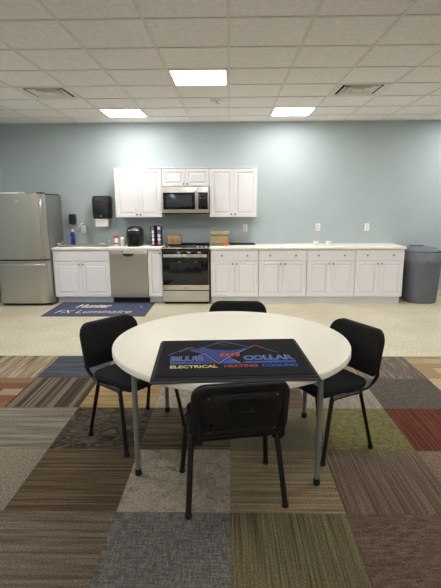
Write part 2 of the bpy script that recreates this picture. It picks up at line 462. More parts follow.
# ------------------------------------------------------------------ cabinets
def raised_panel(w, h, th=.02, fr=.052):
    """door slab, front faces -y at y=-th, origin at lower left corner of the back"""
    b = B()
    def rect(i, y): return [(i, y, i), (w - i, y, i), (w - i, y, h - i), (i, y, h - i)]
    b.rings([rect(0, 0), rect(0, -th + .003), rect(.003, -th), rect(fr, -th), rect(fr + .004, -th + .012), rect(fr + .016, -th + .012), rect(fr + .036, -th + .001), ])
    return b
def slab_front(w, h, th=.02):
    b = B()
    def rect(i, y): return [(i, y, i), (w - i, y, i), (w - i, y, h - i), (i, y, h - i)]
    b.rings([rect(0, 0), rect(0, -th + .004), rect(.004, -th)])
    return b
def knob(parent, x, z):
    b = B()
    prof = [(.005, 0), (.005, .012), (.013, .016), (.015, .022), (.011, .028)]
    n = 14
    b.rings([[(r * math.cos(2 * PI * i / n), -y, r * math.sin(2 * PI * i / n)) for i in range(n)] for r, y in prof])
    o = b.build('knob', M['nickel'], parent, loc=(x, -.020, z))
    return o
def door(t, x0, x1, z0, z1, yf, knobs, fr=.052, name='door', flat=False):
    w, h = x1 - x0, z1 - z0
    o = (slab_front(w, h) if flat else raised_panel(w, h, fr=fr)).build(name, M['cab'], t, smooth=False, loc=(x0, yf, z0))
    for kx, kz in knobs: knob(o, kx, kz)
    return o

G = .0015
YF = W - .59          # front of the carcasses
def carcass(t, w, z0, z1, d, hollow=False):
    b = B()
    if not hollow: b.box(G, w - G, 0, d - .002, z0, z1)
    else:
        b.box(G, .018, 0, d - .002, z0, z1).box(w - .018, w - G, 0, d - .002, z0, z1)
        b.box(.018, w - .018, d - .012, d - .002, z0, z1).box(.018, w - .018, 0, d - .012, z0, z0 + .018)
        b.box(.018, w - .018, 0, .018, z0 + .018, z1)
    b.build('carcass', M['cab'], t, smooth=False)
def base_cabinet(x0, x1, label, drawer=True, knobs=True, doors=2, hollow=False, toe_end=False):
    w = x1 - x0
    t = empty('base_cabinet', (x0, YF, 0), label, 'cabinet', 'white base cabinets along the back wall')
    carcass(t, w, .112, .874, .588, hollow)
    B().box(G, w - G - (.012 if toe_end else 0), .09 if hollow or doors == 1 else .045, .17, 0, .112).build('toe_kick', M['cab'], t, smooth=False)
    dz1 = .864
    if drawer:
        kn = [(w * .235 - .004, .082), (w * .765 - .004, .082)] if knobs else []
        door(t, .004, w - .004, .699, .864, 0, kn, name='drawer' if knobs else 'false_drawer_front', flat=True)
        dz1 = .693
    h = dz1 - .118
    if doors == 2:
        m = w / 2
        door(t, .004, m - .0015, .118, dz1, 0, [(m - .0055 - .030, h - .045)])
        door(t, m + .0015, w - .004, .118, dz1, 0, [(.030, h - .045)])
    else:
        door(t, .004, w - .004, .118, dz1, 0, [(w - .035, h - .045)], fr=.04)
    return t
X0 = 2.729
CW = .762
XB = X0 + .022          # right end of the base row
base_cabinet(XB - CW, XB, 'white base cabinet at the end of the row beside the gray trash can', toe_end=True)
base_cabinet(XB - 2 * CW, XB - CW, 'white base cabinet under the two white cups, third to the right of the range')
base_cabinet(XB - 3 * CW, XB - 2 * CW, 'white base cabinet second to the right of the range')
base_cabinet(XB - 4 * CW, XB - 3 * CW, 'white base cabinet directly right of the range, under the cardboard box')
XRG = -1.068           # left edge of the range
base_cabinet(XRG - .232, XRG, 'narrow single-door white base cabinet between dishwasher and range', drawer=False, doors=1)
XDW = XRG - .232
XSK = XDW - .609
base_cabinet(XSK - .912, XSK, 'white sink base cabinet with two doors beside the refrigerator', knobs=False, hollow=True)

def wall_cabinet(x0, x1, z0, z1, label, fr=.052):
    w = x1 - x0
    t = empty('wall_cabinet', (x0, W - .31, z0), label, 'cabinet', 'white wall cabinets')
    carcass(t, w, 0, z1 - z0, .31)
    h = z1 - z0 - .008; m = w / 2
    door(t, .004, m - .0015, .004, z1 - z0 - .004, 0, [(m - .0055 - .030, .042)], fr)
    door(t, m + .0015, w - .004, .004, z1 - z0 - .004, 0, [(.030, .042)], fr)
    B().box(-.004 if x0 < -1.2 else G, w + (.004 if x0 > -.5 else -G), -.026, .30, z1 - z0 + .0005, z1 - z0 + .014, .003).build('top_trim', M['cab'], t)
XM = X0 - 4 * CW       # right edge of the microwave bay
wall_cabinet(XM - 2 * CW, XM - CW, 1.372, 2.134, 'tall white two-door wall cabinet left of the microwave')
wall_cabinet(XM - CW, XM, 1.852, 2.134, 'short white two-door wall cabinet above the microwave', .045)
wall_cabinet(XM, XM + CW, 1.372, 2.134, 'tall white two-door wall cabinet right of the microwave')

# countertops (left one is cut out for the sink)
SX, SY = -2.335, W - .315
SW, SD = .80, .50
def slabs(boxes, name, label):
    b = B()
    for a in boxes: b.box(*a, .876, .914, .004)
    return tag(b.build(name, M['counter']), label, 'countertop')
yc0, yc1 = W - .635, W - .001
slabs([(XSK - .916, SX - SW / 2 + .03, yc0, yc1), (SX + SW / 2 - .03, XRG - .002, yc0, yc1),
       (SX - SW / 2 + .03, SX + SW / 2 - .03, yc0, SY - SD / 2 + .03), (SX - SW / 2 + .03, SX + SW / 2 - .03, SY + SD / 2 - .03, yc1)],
      'countertop', 'short white countertop holding the sink, left of the range')
slabs([(XM + .006, XB + .014, yc0, yc1)], 'countertop', 'long white countertop running right from the range to the trash can')

# sink
t = empty('kitchen_sink', (SX, SY, .914), 'stainless steel drop-in sink in the left countertop', 'sink')
def rr3(w, d, r, z): return [(x, y, z) for x, y in rrect(w, d, r, 5)]
B().rings([rr3(SW, SD, .03, .0008), rr3(SW - .004, SD - .004, .03, .006), rr3(SW - .06, SD - .06, .03, .006), rr3(SW - .07, SD - .14 + .06, .03, .0)], False, False).build('rim', M['chrome'], t)
B().rings([rr3(SW - .07, SD - .07, .05, .004), rr3(SW - .09, SD - .09, .05, -.17), rr3(SW - .2, SD - .2, .05, -.18)], False, True).build('basin', M['steelh'], t)
B().lathe([(.045, -.179), (.045, -.176), (.03, -.176)], seg=18).build('drain', M['chrome'], t)
# faucet
fx, fy = -2.392, W - .038
t = empty('kitchen_faucet', (fx, fy, .92), 'chrome gooseneck faucet with a side lever behind the sink', 'faucet')
B().lathe([(.026, -.006), (.026, .004), (.022, .012), (.02, .03), (.018, .10), (.013, .11)], seg=18).build('base', M['chrome'], t)
B().tube(smooth_path([(0, 0, .09), (0, 0, .22), (-.012, -.015, .30), (-.045, -.05, .342), (-.085, -.095, .342), (-.118, -.13, .30), (-.13, -.145, .245)], 6), [.016] * 37, 12).build('spout', M['chrome'], t)
B().lathe([(.017, .05), (.019, .01), (.016, -.002)], (-.13, -.145, .215), 14).build('spray_head', M['chrome'], t)
B().tube([(.012, 0, .05), (.045, -.003, .058), (.06, -.004, .075), (.072, -.006, .17)], [.011, .012, .01, .007], 10).build('lever', M['chrome'], t)
# soap pump of the sink
t = empty('soap_pump', (-1.99, 7.30, .914), 'small chrome soap pump at the right end of the sink', 'soap dispenser')
B().lathe([(.03, 0), (.03, .01), (.026, .015), (.026, .07), (.013, .085), (.011, .115)], seg=16).build('body', M['chrome'], t)
B().tube([(0, 0, .112), (0, 0, .14), (-.01, -.012, .15), (-.03, -.036, .146)], .008, 10).build('spout', M['chrome'], t)
# strainers at the left end
t = empty('sink_strainer', (-2.775, 7.20, .914), 'small shiny metal strainer on the counter beside the refrigerator', 'strainer')
B().lathe([(.016, 0), (.042, .012), (.055, .045), (.05, .045), (.034, .014)], seg=20).build('bowl', M['chrome'], t)
B().tube(smooth_path([(.048, 0, .045), (.06, .01, .075), (.085, .02, .085)]), .008, 8).build('handle', M['chrome'], t)
# sponge
t = B().box(-.05, .05, -.03, .03, 0, .018, .006).build('kitchen_sponge', M['white_plastic'], None, loc=(-2.157, 7.53, .914))
tag(t, 'small white sponge on the counter behind the sink', 'sponge')

# blue bottle
t = empty('soap_bottle', (-2.655, 7.51, .914), 'slim blue plastic bottle left of the faucet', 'bottle')
B().lathe([(.028, 0), (.032, .004), (.032, .08), (.024, .11), (.03, .15), (.029, .19), (.014, .215), (.012, .222)], seg=20, sx=1.1, sy=.8).build('body', M['blue_bottle'], t)
B().lathe([(.016, .218), (.017, .246), (.009, .252), (.008, .268)], seg=16).build('cap', M['white_plastic'], t)
B().lathe([(.0325, .05), (.0325, .13 - .05)], seg=20, cap0=False, cap1=False, sx=1.11, sy=.82).build('label_band', M['p_deep'], t)

# red capped bottle and jar
t = empty('seasoning_bottle', (-1.848, 7.24, .914), 'small white bottle with a red cap between soap pump and coffee maker', 'bottle')
B().lathe([(.030, 0), (.033, .004), (.033, .105), (.026, .125), (.024, .13)], seg=20).build('body', M['white_plastic'], t)
B().lathe([(.027, .128), (.028, .165), (.024, .172)], seg=20).build('cap', M['red_cap'], t)
B().lathe([(.0335, .03), (.0335, .055)], seg=20, cap0=False, cap1=False).build('label_band', M['red_cap'], t)
t = empty('storage_jar', (-1.757, 7.27, .914), 'squat cream glass jar beside the red-capped bottle', 'jar')
B().lathe([(.034, 0), (.04, .006), (.04, .08), (.03, .1), (.028, .108)], seg=20).build('body', M['jar'], t)
B().lathe([(.031, .106), (.033, .128), (.028, .136), (.01, .142)], seg=20).build('lid', M['white_plastic'], t)

# coffee maker
t = empty('coffee_maker', (-1.545, 7.29, .914), 'rounded glossy black single-serve coffee maker above the dishwasher', 'coffee maker')
def ov(w, d, z, y=0, e=2.7):
    out = []
    for i in range(40):
        a = 2 * PI * i / 40; c_, s_ = math.cos(a), math.sin(a)
        out.append((w / 2 * math.copysign(abs(c_) ** (2 / e), c_), y + d / 2 * math.copysign(abs(s_) ** (2 / e), s_), z))
    return out
B().rings([ov(.235, .25, 0), ov(.25, .265, .008), ov(.262, .28, .07), ov(.270, .29, .15), ov(.272, .29, .205), ov(.262, .28, .240)]).build('body', M['black_plastic'], t)
B().rings([ov(.264, .282, .2402), ov(.266, .284, .247), ov(.250, .27, .268), ov(.215, .235, .292), ov(.16, .18, .308), ov(.09, .10, .315)]).build('lid', M['black_plastic'], t)
B().tube([(x, -.139 + .8 * x * x, .262 - .9 * x * x) for x in (-.085, -.06, -.03, 0, .03, .06, .085)], .008, 10).build('lid_handle', M['chrome'], t)
B().rings([ov(.20, .31, .028, 0, 4), ov(.20, .31, .20, 0, 4)]).build('front_panel', M['black_glass'], t)
B().box(-.09, .09, -.185, -.135, .0, .022, .004).build('drip_tray', M['black_matte'], t)

# pod carousel
t = empty('pod_carousel', (-1.19, 7.30, .914), 'black revolving tower of coffee pods between coffee maker and wooden box', 'coffee pod rack')
B().lathe([(.10, 0), (.10, .012), (.09, .016)], seg=28).build('base', M['black_plastic'], t)
B().lathe([(.018, .016), (.018, .322)], seg=14).build('pole', M['black_plastic'], t)
B().lathe([(.055, .312), (.06, .318), (.055, .326), (.012, .334)], seg=24).build('top', M['black_plastic'], t)
NC = 6
for q in range(NC):
    a = 2 * PI * q / NC
    ca, sa = math.cos(a), math.sin(a)
    b = B()
    for s in (-.032, .032):
        b.tube([(ca * .06 - sa * s, sa * .06 + ca * s, .014), (ca * .06 - sa * s, sa * .06 + ca * s, .32)], .0035, 6)
    for l in range(6):
        zz = .018 + l * .0598
        zz = min(zz, .316)
        b.tube([(ca * .015, sa * .015, zz), (ca * .085, sa * .085, zz)], .003, 6)
    b.build('wire_column', M['black_plastic'], t)
def pod():
    # axis along +x, lid at x=0
    b = B(); n = 16
    b.rings([[(x, r * math.cos(2 * PI * i / n), r * math.sin(2 * PI * i / n)) for i in range(n)] for r, x in ((.019, -.036), (.026, -.004), (.0295, -.003), (.0295, 0))])
    return b
pm = [('pod_white', 'white'), ('pod_blue', 'blue-gray'), ('pod_pink', 'pink')]
protos = {}
for l in range(5):
    for q in range(NC):
        a = 2 * PI * q / NC
        ck = 2 if l == 0 else (1 if (l + q) % 4 == 0 else 0)
        z = .914 + .048 + l * .0598
        if ck not in protos:
            root = empty('coffee_pod', (0, 0, 0), 'small coffee pod with a %s lid in the black revolving tower' % pm[ck][1], 'coffee pod', '%s-lidded pods in the tower' % pm[ck][1])
            pod().build('cup', M['pod_body'], root)
            b = B(); n = 16
            b.rings([[(x, r * math.cos(2 * PI * i / n), r * math.sin(2 * PI * i / n)) for i in range(n)] for r, x in ((.0285, .0002), (.0285, .0012))])
            b.build('lid', M[pm[ck][0]], root)
            protos[ck] = root; o = root
        else: o = copy_tree(protos[ck])
        o.location = (-1.19 + math.cos(a) * .098, 7.30 + math.sin(a) * .098, z)
        o.rotation_euler = (0, 0, a)

# wooden box
t = empty('wooden_box', (-.905, 7.37, .9335), 'small light wooden box at the back left corner of the range', 'box')
B().box(-.10, .10, -.07, .07, 0, .135, .004).build('body', M['lightwood'], t)
B().box(-.082, .082, -.074, -.069, .018, .117, .002).build('front_panel', M['lightwood2'], t)
B().box(-.102, .102, -.072, .072, .1352, .147, .004).build('lid', M['lightwood'], t)

# cardboard box
t = empty('cardboard_box', (-.158, 7.31, .914), 'brown cardboard box with an orange mark on the counter right of the range', 'box')
B().box(-.14, .14, -.10, .10, 0, .185, .003).build('body', M['cardboard'], t)
B().box(-.143, .143, -.103, .103, .1853, .222, .003).build('lid', M['cardboard2'], t)
B().box(-.143, .143, -.1035, -.1003, .155, .184).build('front_band', M['cardboard3'], t, smooth=False)
B().box(-.138, .138, -.1030, -.1003, .002, .045).build('front_band', M['cardboard3'], t, smooth=False)
B().box(.072, .132, -.1050, -.1032, .004, .055).build('printed_mark', M['orange'], t, smooth=False)
# black tray
t = empty('serving_tray', (.215, 7.44, .914), 'thin black flat tray on the counter right of the cardboard box', 'tray')
B().box(-.215, .215, -.10, .10, 0, .012, .003).build('base', M['black_matte'], t)
b = B()
for a in ((-.215, .215, -.10, -.09), (-.215, .215, .09, .10), (-.215, -.205, -.09, .09), (.205, .215, -.09, .09)): b.box(*a, .0122, .019)
b.build('rim', M['black_plastic'], t, smooth=False)
# cups
for x, y, lb in ((1.405, 7.24, 'left one of two small white cups on the long countertop'), (1.60, 7.24, 'right one of two small white cups on the long countertop')):
    t = empty('cup', (x, y, .914), lb, 'cup', 'small white cups on the counter')
    B().lathe([(.036, 0), (.040, .003), (.045, .064), (.047, .068), (.043, .068), (.037, .012), (.01, .010)], seg=28).build('body', M['white_plastic'], t)
    B().lathe([(.0458, .060), (.0485, .064), (.0485, .069), (.0465, .0695)], seg=28, cap0=False, cap1=False).build('rim', M['paper'], t)

# ------------------------------------------------------------------ appliances
# range
t = empty('kitchen_range', (XRG, W - .65, 0), 'stainless slide-in electric range with a black glass oven door under the microwave', 'range')
RW = .748
B().box(.003, RW - .003, .03, .645, .03, .900).build('body', M['black_matte'], t, smooth=False)
B().box(.02, RW - .02, .06, .6, 0, .03).build('base', M['black_matte'], t, smooth=False)
o = B().box(0, RW, -.01, .645, .9005, .914, .003).build('cooktop', M['black_glass'], t)
b = B()
for x, y, r in ((.20, .17, .10), (.56, .17, .085), (.20, .44, .075), (.56, .44, .10)):
    b.lathe([(r, .9142), (r, .9147), (r - .004, .9147), (r - .004, .9142)], (x, y, 0), 32, False, False)
b.build('burner_ring', M['glassgray'], o)
B().box(0.02, RW - .02, .60, .644, .9142, .932, .004).build('rear_vent_trim', M['black_matte'], t)
o = B().box(0, RW, -.022, .028, .861, .8985, .004).build('control_panel', M['black_glass'], t)
B().box(0, RW, -.034, -.0104, .8987, .9138, .003).build('front_trim', M['steelh'], t)
B().box(.25, .50, -.0228, -.0221, .868, .892).build('display', M['oven_window'], o, smooth=False)
for x in (.05, .115, RW - .05, RW - .115, RW - .18): B().lathe([(.017, .9143), (.017, .928), (.013, .932)], (x, .035, 0), 16).build('knob', M['steelh'], t)
d = B().box(.004, RW - .004, 0, .028, .232, .858, .004).build('oven_door', M['steelh'], t)
B().box(.008, RW - .008, -.004, -.0002, .315, .855, .001).build('glass', M['black_glass'], d)
B().box(.12, RW - .12, -.0055, -.0042, .36, .69, .0005).build('window', M['oven_window'], d)
h = B()
h.box(.03, RW - .03, -.062, -.034, .765, .812, .008)
for x in (.06, RW - .06): h.box(x - .014, x + .014, -.036, -.0042, .775, .80, .003)
h.build('handle', M['steelh'], d)
B().box(.36, .39, -.0015, -.0002, .262, .272).build('badge', M['vent_dark'], d, smooth=False)
B().box(.004, RW - .004, 0, .028, .045, .218, .004).build('storage_drawer', M['steelh'], t)

# microwave
t = empty('microwave_oven', (XM - CW, W - .40, 1.424), 'stainless over-the-range microwave with black glass door between wall cabinets', 'microwave')
B().box(.004, CW - .004, .02, .398, 0, .424, .003).build('body', M['black_matte'], t)
d = B().box(.004, .575, -.012, .0195, .02, .422, .005).build('door', M['steelh'], t)
B().box(.03, .535, -.0145, -.0122, .075, .338, .001).build('glass', M['black_glass'], d)
B().box(.075, .49, -.0158, -.0147, .11, .30, .0005).build('window', M['glassgray'], d)
h = B().tube([(.556, -.0125, .08), (.556, -.045, .09), (.556, -.048, .12), (.556, -.048, .33), (.556, -.045, .36), (.556, -.0125, .37)], .011, 10)
h.build('handle', M['chrome'], d)
c = B().box(.578, CW - .004, -.012, .0195, .02, .422, .005).build('control_panel', M['steelh'], t)
B().box(.590, CW - .022, -.0145, -.0122, .075, .338, .001).build('keypad', M['black_glass'], c)
B().box(.605, CW - .04, -.0155, -.0147, .285, .318).build('display', M['glassgray'], c, smooth=False)
B().box(.004, CW - .004, -.008, .0195, .0005, .0195, .002).build('vent_grille', M['black_matte'], t)

# dishwasher
t = empty('dishwasher', (XSK, YF, 0), 'stainless dishwasher with a black pocket handle under the counter left of the range', 'dishwasher')
DW = .609
B().box(.004, DW - .004, .0, .57, .10, .872).build('tub', M['black_matte'], t, smooth=False)
B().box(.01, DW - .01, .10, .5, 0, .1).build('toe_kick', M['black_matte'], t, smooth=False)
d = B()
# door front slightly bowed
rings = []
for z in (.105, .112, .80, .864, .872):
    rings.append([(.004, -.001, z)] + [(.004 + (DW - .008) * i / 16, -.022 - .006 * math.sin(PI * i / 16) + (.006 if z in (.105, .872) else 0), z) for i in range(17)] + [(DW - .004, -.001, z)])
d.rings(rings)
d = d.build('door', M['steel'], t)
b = B()
pts = [(DW / 2 + .095 * math.cos(a) , .815 + .045 * math.sin(a)) for a in [PI + PI * i / 14 for i in range(15)]]
b.rings([[(x, -.0262, z) for x, z in pts], [(x, -.0300, z) for x, z in pts]])
b.build('pocket_handle', M['black_plastic'], d)
B().box(.02, DW - .02, -.0295, -.0255, .838, .858, .001).build('control_strip', M['steelh'], d)
B().box(.20, .225, -.031, -.0297, .842, .856).build('indicator', M['black_glass'], d, smooth=False)
B().lathe([(.012, 0), (.012, .001)], (0, 0, 0), 14).build('badge', M['chrome'], d).matrix_local = Matrix.Translation((.31, -.0283, .215)) @ Matrix.Rotation(PI / 2, 4, 'X')

# refrigerator
FX0, FX1 = -3.645, -2.827
t = empty('refrigerator', ((FX0 + FX1) / 2, 6.84, 0), 'stainless bottom-freezer refrigerator in the left corner', 'refrigerator')
fw = (FX1 - FX0) / 2
B().box(-fw + .005, fw - .005, .075, .72, .02, 1.735, .004).build('body', M['sideg'], t)
B().box(-fw + .02, fw - .02, .04, .6, 0, .06).build('base_grille', M['black_matte'], t, smooth=False)
def fdoor(z0, z1, name):
    n = 32; rings = []
    for z, s in ((z0, .006), (z0 + .006, 0), (z1 - .006, 0), (z1, .006)):
        ring = [(-fw + s, .07, z)]
        for i in range(n + 1):
            u = i / n; x = -fw + s + (2 * fw - 2 * s) * u
            e = min(u, 1 - u) * 2 * fw
            y = -.004 - .028 * (1 - (2 * u - 1) ** 2) + s
            if e < .03: y += .022 * (1 - e / .03) ** 2
            if u > .78: y += .045 * ((u - .78) / .22) ** 1.7
            ring.append((x, y, z))
        ring.append((fw - s, .07, z)); rings.append(ring)
    return B().rings(rings).build(name, M['steel'], t)
d = fdoor(.745, 1.752, 'door')
hx = fw - .03
B().tube(smooth_path([(hx - .01, .004, .865), (hx, -.05, .885), (hx + .002, -.078, 1.03), (hx, -.086, 1.26), (hx + .002, -.078, 1.49), (hx, -.05, 1.635), (hx - .01, .004, 1.655)], 5), .017, 10).build('handle', M['chrome'], d)
B().box(-.015, .045, -.0335, -.0305, 1.635, 1.645).build('badge', M['paper'], d, smooth=False)
d = fdoor(.045, .725, 'freezer_drawer')
zz = .665
B().tube(smooth_path([(-fw + .05, -.006, zz), (-fw + .06, -.05, zz), (-fw + .20, -.068, zz), (0, -.072, zz), (fw - .20, -.068, zz), (fw - .08, -.05, zz), (fw - .07, .0, zz)], 5), .016, 10).build('handle', M['chrome'], d)
B().box(fw - .11, fw - .02, .02, .13, 1.7525, 1.770, .004).build('hinge_cover', M['black_plastic'], t)
B().box(-fw + .02, fw - .02, .14, .70, 1.7355, 1.752, .004).build('top_panel', M['black_matte'], t)
t = empty('paper_stack', (-3.36, 6.905, 1.7525), 'white papers lying on top of the refrigerator', 'paper')
B().box(-.15, .15, -.05, .19, 0, .012, .002).build('lower_sheets', M['paper'], t)
o = B().box(-.13, .15, -.05, .17, .0122, .02, .002).build('upper_sheets', M['paper'], t); 

# ------------------------------------------------------------------ wall things
t = empty('paper_towel_dispenser', (-2.122, W, 1.348), 'large black paper towel dispenser on the wall above the sink', 'towel dispenser')
b = B()
def dsp(w, d, z): return [(-w / 2, 0, z), (-w / 2, -d + .05, z), (-w / 2 + .014, -d + .018, z), (-w / 2 + .05, -d, z), (w / 2 - .05, -d, z), (w / 2 - .014, -d + .018, z), (w / 2, -d + .05, z), (w / 2, 0, z)]
b.rings([dsp(.27, .18, 0), dsp(.283, .20, .012), dsp(.292, .215, .10), dsp(.292, .215, .30), dsp(.283, .205, .352), dsp(.265, .18, .372)])
b.build('housing', M['black_plastic'], t)
B().box(-.115, .115, -.2175, -.2155, .265, .275, .0004).build('seam', M['black_glass'], t)
B().box(.085, .112, -.2215, -.2155, .07, .135, .002).build('window', M['glassgray'], t)
B().box(-.02, .02, -.209, -.2075, .04, .05).build('badge', M['chrome'], t, smooth=False)
b = B()
b.rings([[(x, -.165 - .004 * math.sin(x * 40), z) for x in (-.105, -.05, 0, .05, .105)] + [(x, -.162 - .004 * math.sin(x * 40), z) for x in (.105, .05, 0, -.05, -.105)] for z in (.001, -.05, -.128)])
b.build('paper_sheet', M['paper'], t)

t = empty('soap_dispenser', (-2.652, W, 1.255), 'small black soap dispenser on the wall beside the refrigerator', 'soap dispenser')
b = B()
def sd(w, d, z): return [(-w / 2, 0, z), (-w / 2, -d + .025, z), (-w / 2 + .025, -d, z), (w / 2 - .025, -d, z), (w / 2, -d + .025, z), (w / 2, 0, z)]
b.rings([sd(.092, .07, 0), sd(.104, .095, .015), sd(.108, .10, .12), sd(.10, .09, .165), sd(.09, .075, .172)])
b.build('housing', M['black_plastic'], t)
B().box(-.045, .045, -.108, -.0985, .01, .05, .004).build('push_bar', M['black_matte'], t)
B().lathe([(.014, 0), (.010, -.012)], (0, -.055, 0), 12).build('nozzle', M['rubber'], t)

def outlet(x, z, label, kind='socket'):
    t = empty('wall_outlet', (x, W, z), label, 'outlet', 'white wall outlets above the counter')
    B().box(-.037, .037, -.007, -.001, -.06, .06, .002).build('cover_plate', M['white_plastic'], t)
    for s in (-.022, .022):
        o = B().box(-.016, .016, -.009, -.0072, s - .014, s + .014, .001).build('socket', M['slot'], t)
outlet(-2.488, 1.172, 'white wall outlet behind the faucet')
outlet(.268, 1.178, 'white wall outlet right of the cardboard box')
outlet(1.497, 1.19, 'white wall outlet above the two white cups')
outlet(2.317, 1.187, 'rightmost white wall outlet, above the end of the long counter')

# trash can
t = empty('trash_can', (3.128, W - .385, 0), 'large round dark gray trash can at the end of the counter', 'trash can')
b = B(); n = 48
def fl(r, z, amp): return [((r + amp * (1 if (i // 4) % 3 else -.6)) * math.cos(2 * PI * i / n), (r + amp * (1 if (i // 4) % 3 else -.6)) * math.sin(2 * PI * i / n), z) for i in range(n)]
b.rings([fl(.243, 0, 0), fl(.250, .008, 0), fl(.252, .03, .004), fl(.282, .62, .005), fl(.286, .66, .002), fl(.290, .69, 0), fl(.305, .70, 0), fl(.31, .785, 0), fl(.318, .80, 0), fl(.312, .812, 0), fl(.300, .80, 0), fl(.235, .02, 0)])
b.build('body', M['trash'], t)
for a in (-.35, PI - .35):
    ca, sa = math.cos(a), math.sin(a)
    B().tube(smooth_path([(ca * .30 - sa * .07, sa * .30 + ca * .07, .70), (ca * .352 - sa * .05, sa * .352 + ca * .05, .705), (ca * .352 + sa * .05, sa * .352 - ca * .05, .705), (ca * .30 + sa * .07, sa * .30 - ca * .07, .70)], 5), .013, 8).build('handle', M['black_plastic'], t)
def liner():
    m, nt, b2 = new_mat('clear_trash_liner')
    f = noise(nt, (30, 30, 12), 4)
    nt.links.new(ramp(nt, f, [(.3, lin((120, 126, 134))), (.7, lin((200, 204, 208)))]), b2.inputs['Base Color'])
    b2.inputs['Roughness'].default_value = .22; b2.inputs['Alpha'].default_value = .34
    bump(nt, b2, f, 1.0, .02)
    return m
M['liner'] = liner()
b = B(); n = 72; rr = random.Random(3)
ph = [rr.uniform(0, 6.28) for _ in range(4)]
def lr(r, z, a):
    return [((r + a * math.sin(9 * th + ph[0]) + a * .6 * math.sin(17 * th + ph[1])) * math.cos(th), (r + a * math.sin(9 * th + ph[0]) + a * .6 * math.sin(17 * th + ph[1])) * math.sin(th), z + a * .9 * math.sin(5 * th + ph[2]) * (1 if z < .75 else .2)) for th in [2 * PI * i / n for i in range(n)]]
b.rings([lr(.312, .665, .012), lr(.328, .715, .007), lr(.323, .76, .004), lr(.325, .81, .002), lr(.312, .82, .002), lr(.285, .80, .002), lr(.262, .55, .004)], False, False)
o = b.build('trash_bag', M['liner'], t); o['label'] = 'clear plastic liner folded over the rim'
# lid leaning inside/behind rim
b = B().lathe([(.285, 0), (.295, .012), (.28, .035), (.20, .05), (.02, .055)], seg=40)
o = b.build('lid', M['trash'], t); o.location = (-.02, .05, .828); o.rotation_euler = (math.radians(3), 0, 0)
B().box(-.13, .10, -.02, .02, .0, .03, .01).build('lid_grip', M['trash'], o, loc=(-.02, .10, .045))

# ------------------------------------------------------------------ kitchen floor mat
t = empty('floor_mat', (-1.98, 6.62, 0), 'navy floor mat with cream lettering in front of the sink and dishwasher', 'floor mat')
B().rings([rr3(1.53, .91, .02, 0.0005), rr3(1.53, .91, .02, .003), rr3(1.50, .88, .02, .006)]).build('rubber_edge', M['mat_navy_edge'], t)
B().rings([rr3(1.48, .86, .02, .0061), rr3(1.475, .855, .02, .0095)]).build('pile', M['mat_navy'], t)
def fitw(px0, px1, py0, py1): return px0 + 1.98, px1 + 1.98, py0 - 6.62, py1 - 6.62
o = text_obj('Hunter', 'lettering', M['cream_print'], t, *fitw(-2.40, -1.86, 6.67, 6.91), .0097, bold=.03, shear=.25); o['label'] = 'bold cream upper lettering'
o = text_obj('FX Luminaire', 'lettering', M['cream_print'], t, *fitw(-2.60, -1.46, 6.33, 6.52), .0097, bold=-.008, shear=.25); o['label'] = 'thin cream lower lettering'
B().lathe([(.018, .0097), (.018, .0102)], (-1.373 + 1.98, 6.72 - 6.62, 0), 14).build('printed_dot', M['cream_print'], t, smooth=False)

# ------------------------------------------------------------------ round table
TC = (.010, 2.765); TR = .754; TZ = .74
t = empty('round_table', (*TC, 0), 'large round white folding table in the middle of the carpet', 'table', rz=math.radians(-4.4))
B().lathe([(.10, TZ - .03), (TR - .03, TZ - .03), (TR - .02, TZ - .042), (TR - .006, TZ - .042), (TR, TZ - .036), (TR, TZ - .008), (TR - .003, TZ - .003), (TR - .009, TZ), (.05, TZ)], seg=128).build('tabletop', M['tabletop'], t)
def tleg(x, y):
    o = B().tube([(x, y, .03), (x, y, TZ - .031)], .0158, 14).build('leg', M['table_leg'], t)
    B().lathe([(.0175, 0), (.0205, .006), (.0195, .04), (.016, .042)], (x, y, 0), 14).build('foot_cap', M['rubber'], o)
    s = 1 if x > 0 else -1
    B().tube([(x - s * .012, y, TZ - .125), (x - s * .15, y, TZ - .055), (x - s * .17, y, TZ - .034)], .010, 8).build('brace', M['table_leg'], o)
    B().box(x - s * .15 - .03, x - s * .15 + .03, y - .02, y + .02, TZ - .056, TZ - .0305, .004).build('bracket', M['table_leg'], o)
    return o
for sx in (-1, 1):
    for sy in (-1, 1): tleg(sx * .530, sy * .414)
    B().tube([(sx * .530, -.395, TZ - .055), (sx * .530, .395, TZ - .055)], .012, 10).build('cross_tube', M['table_leg'], t)

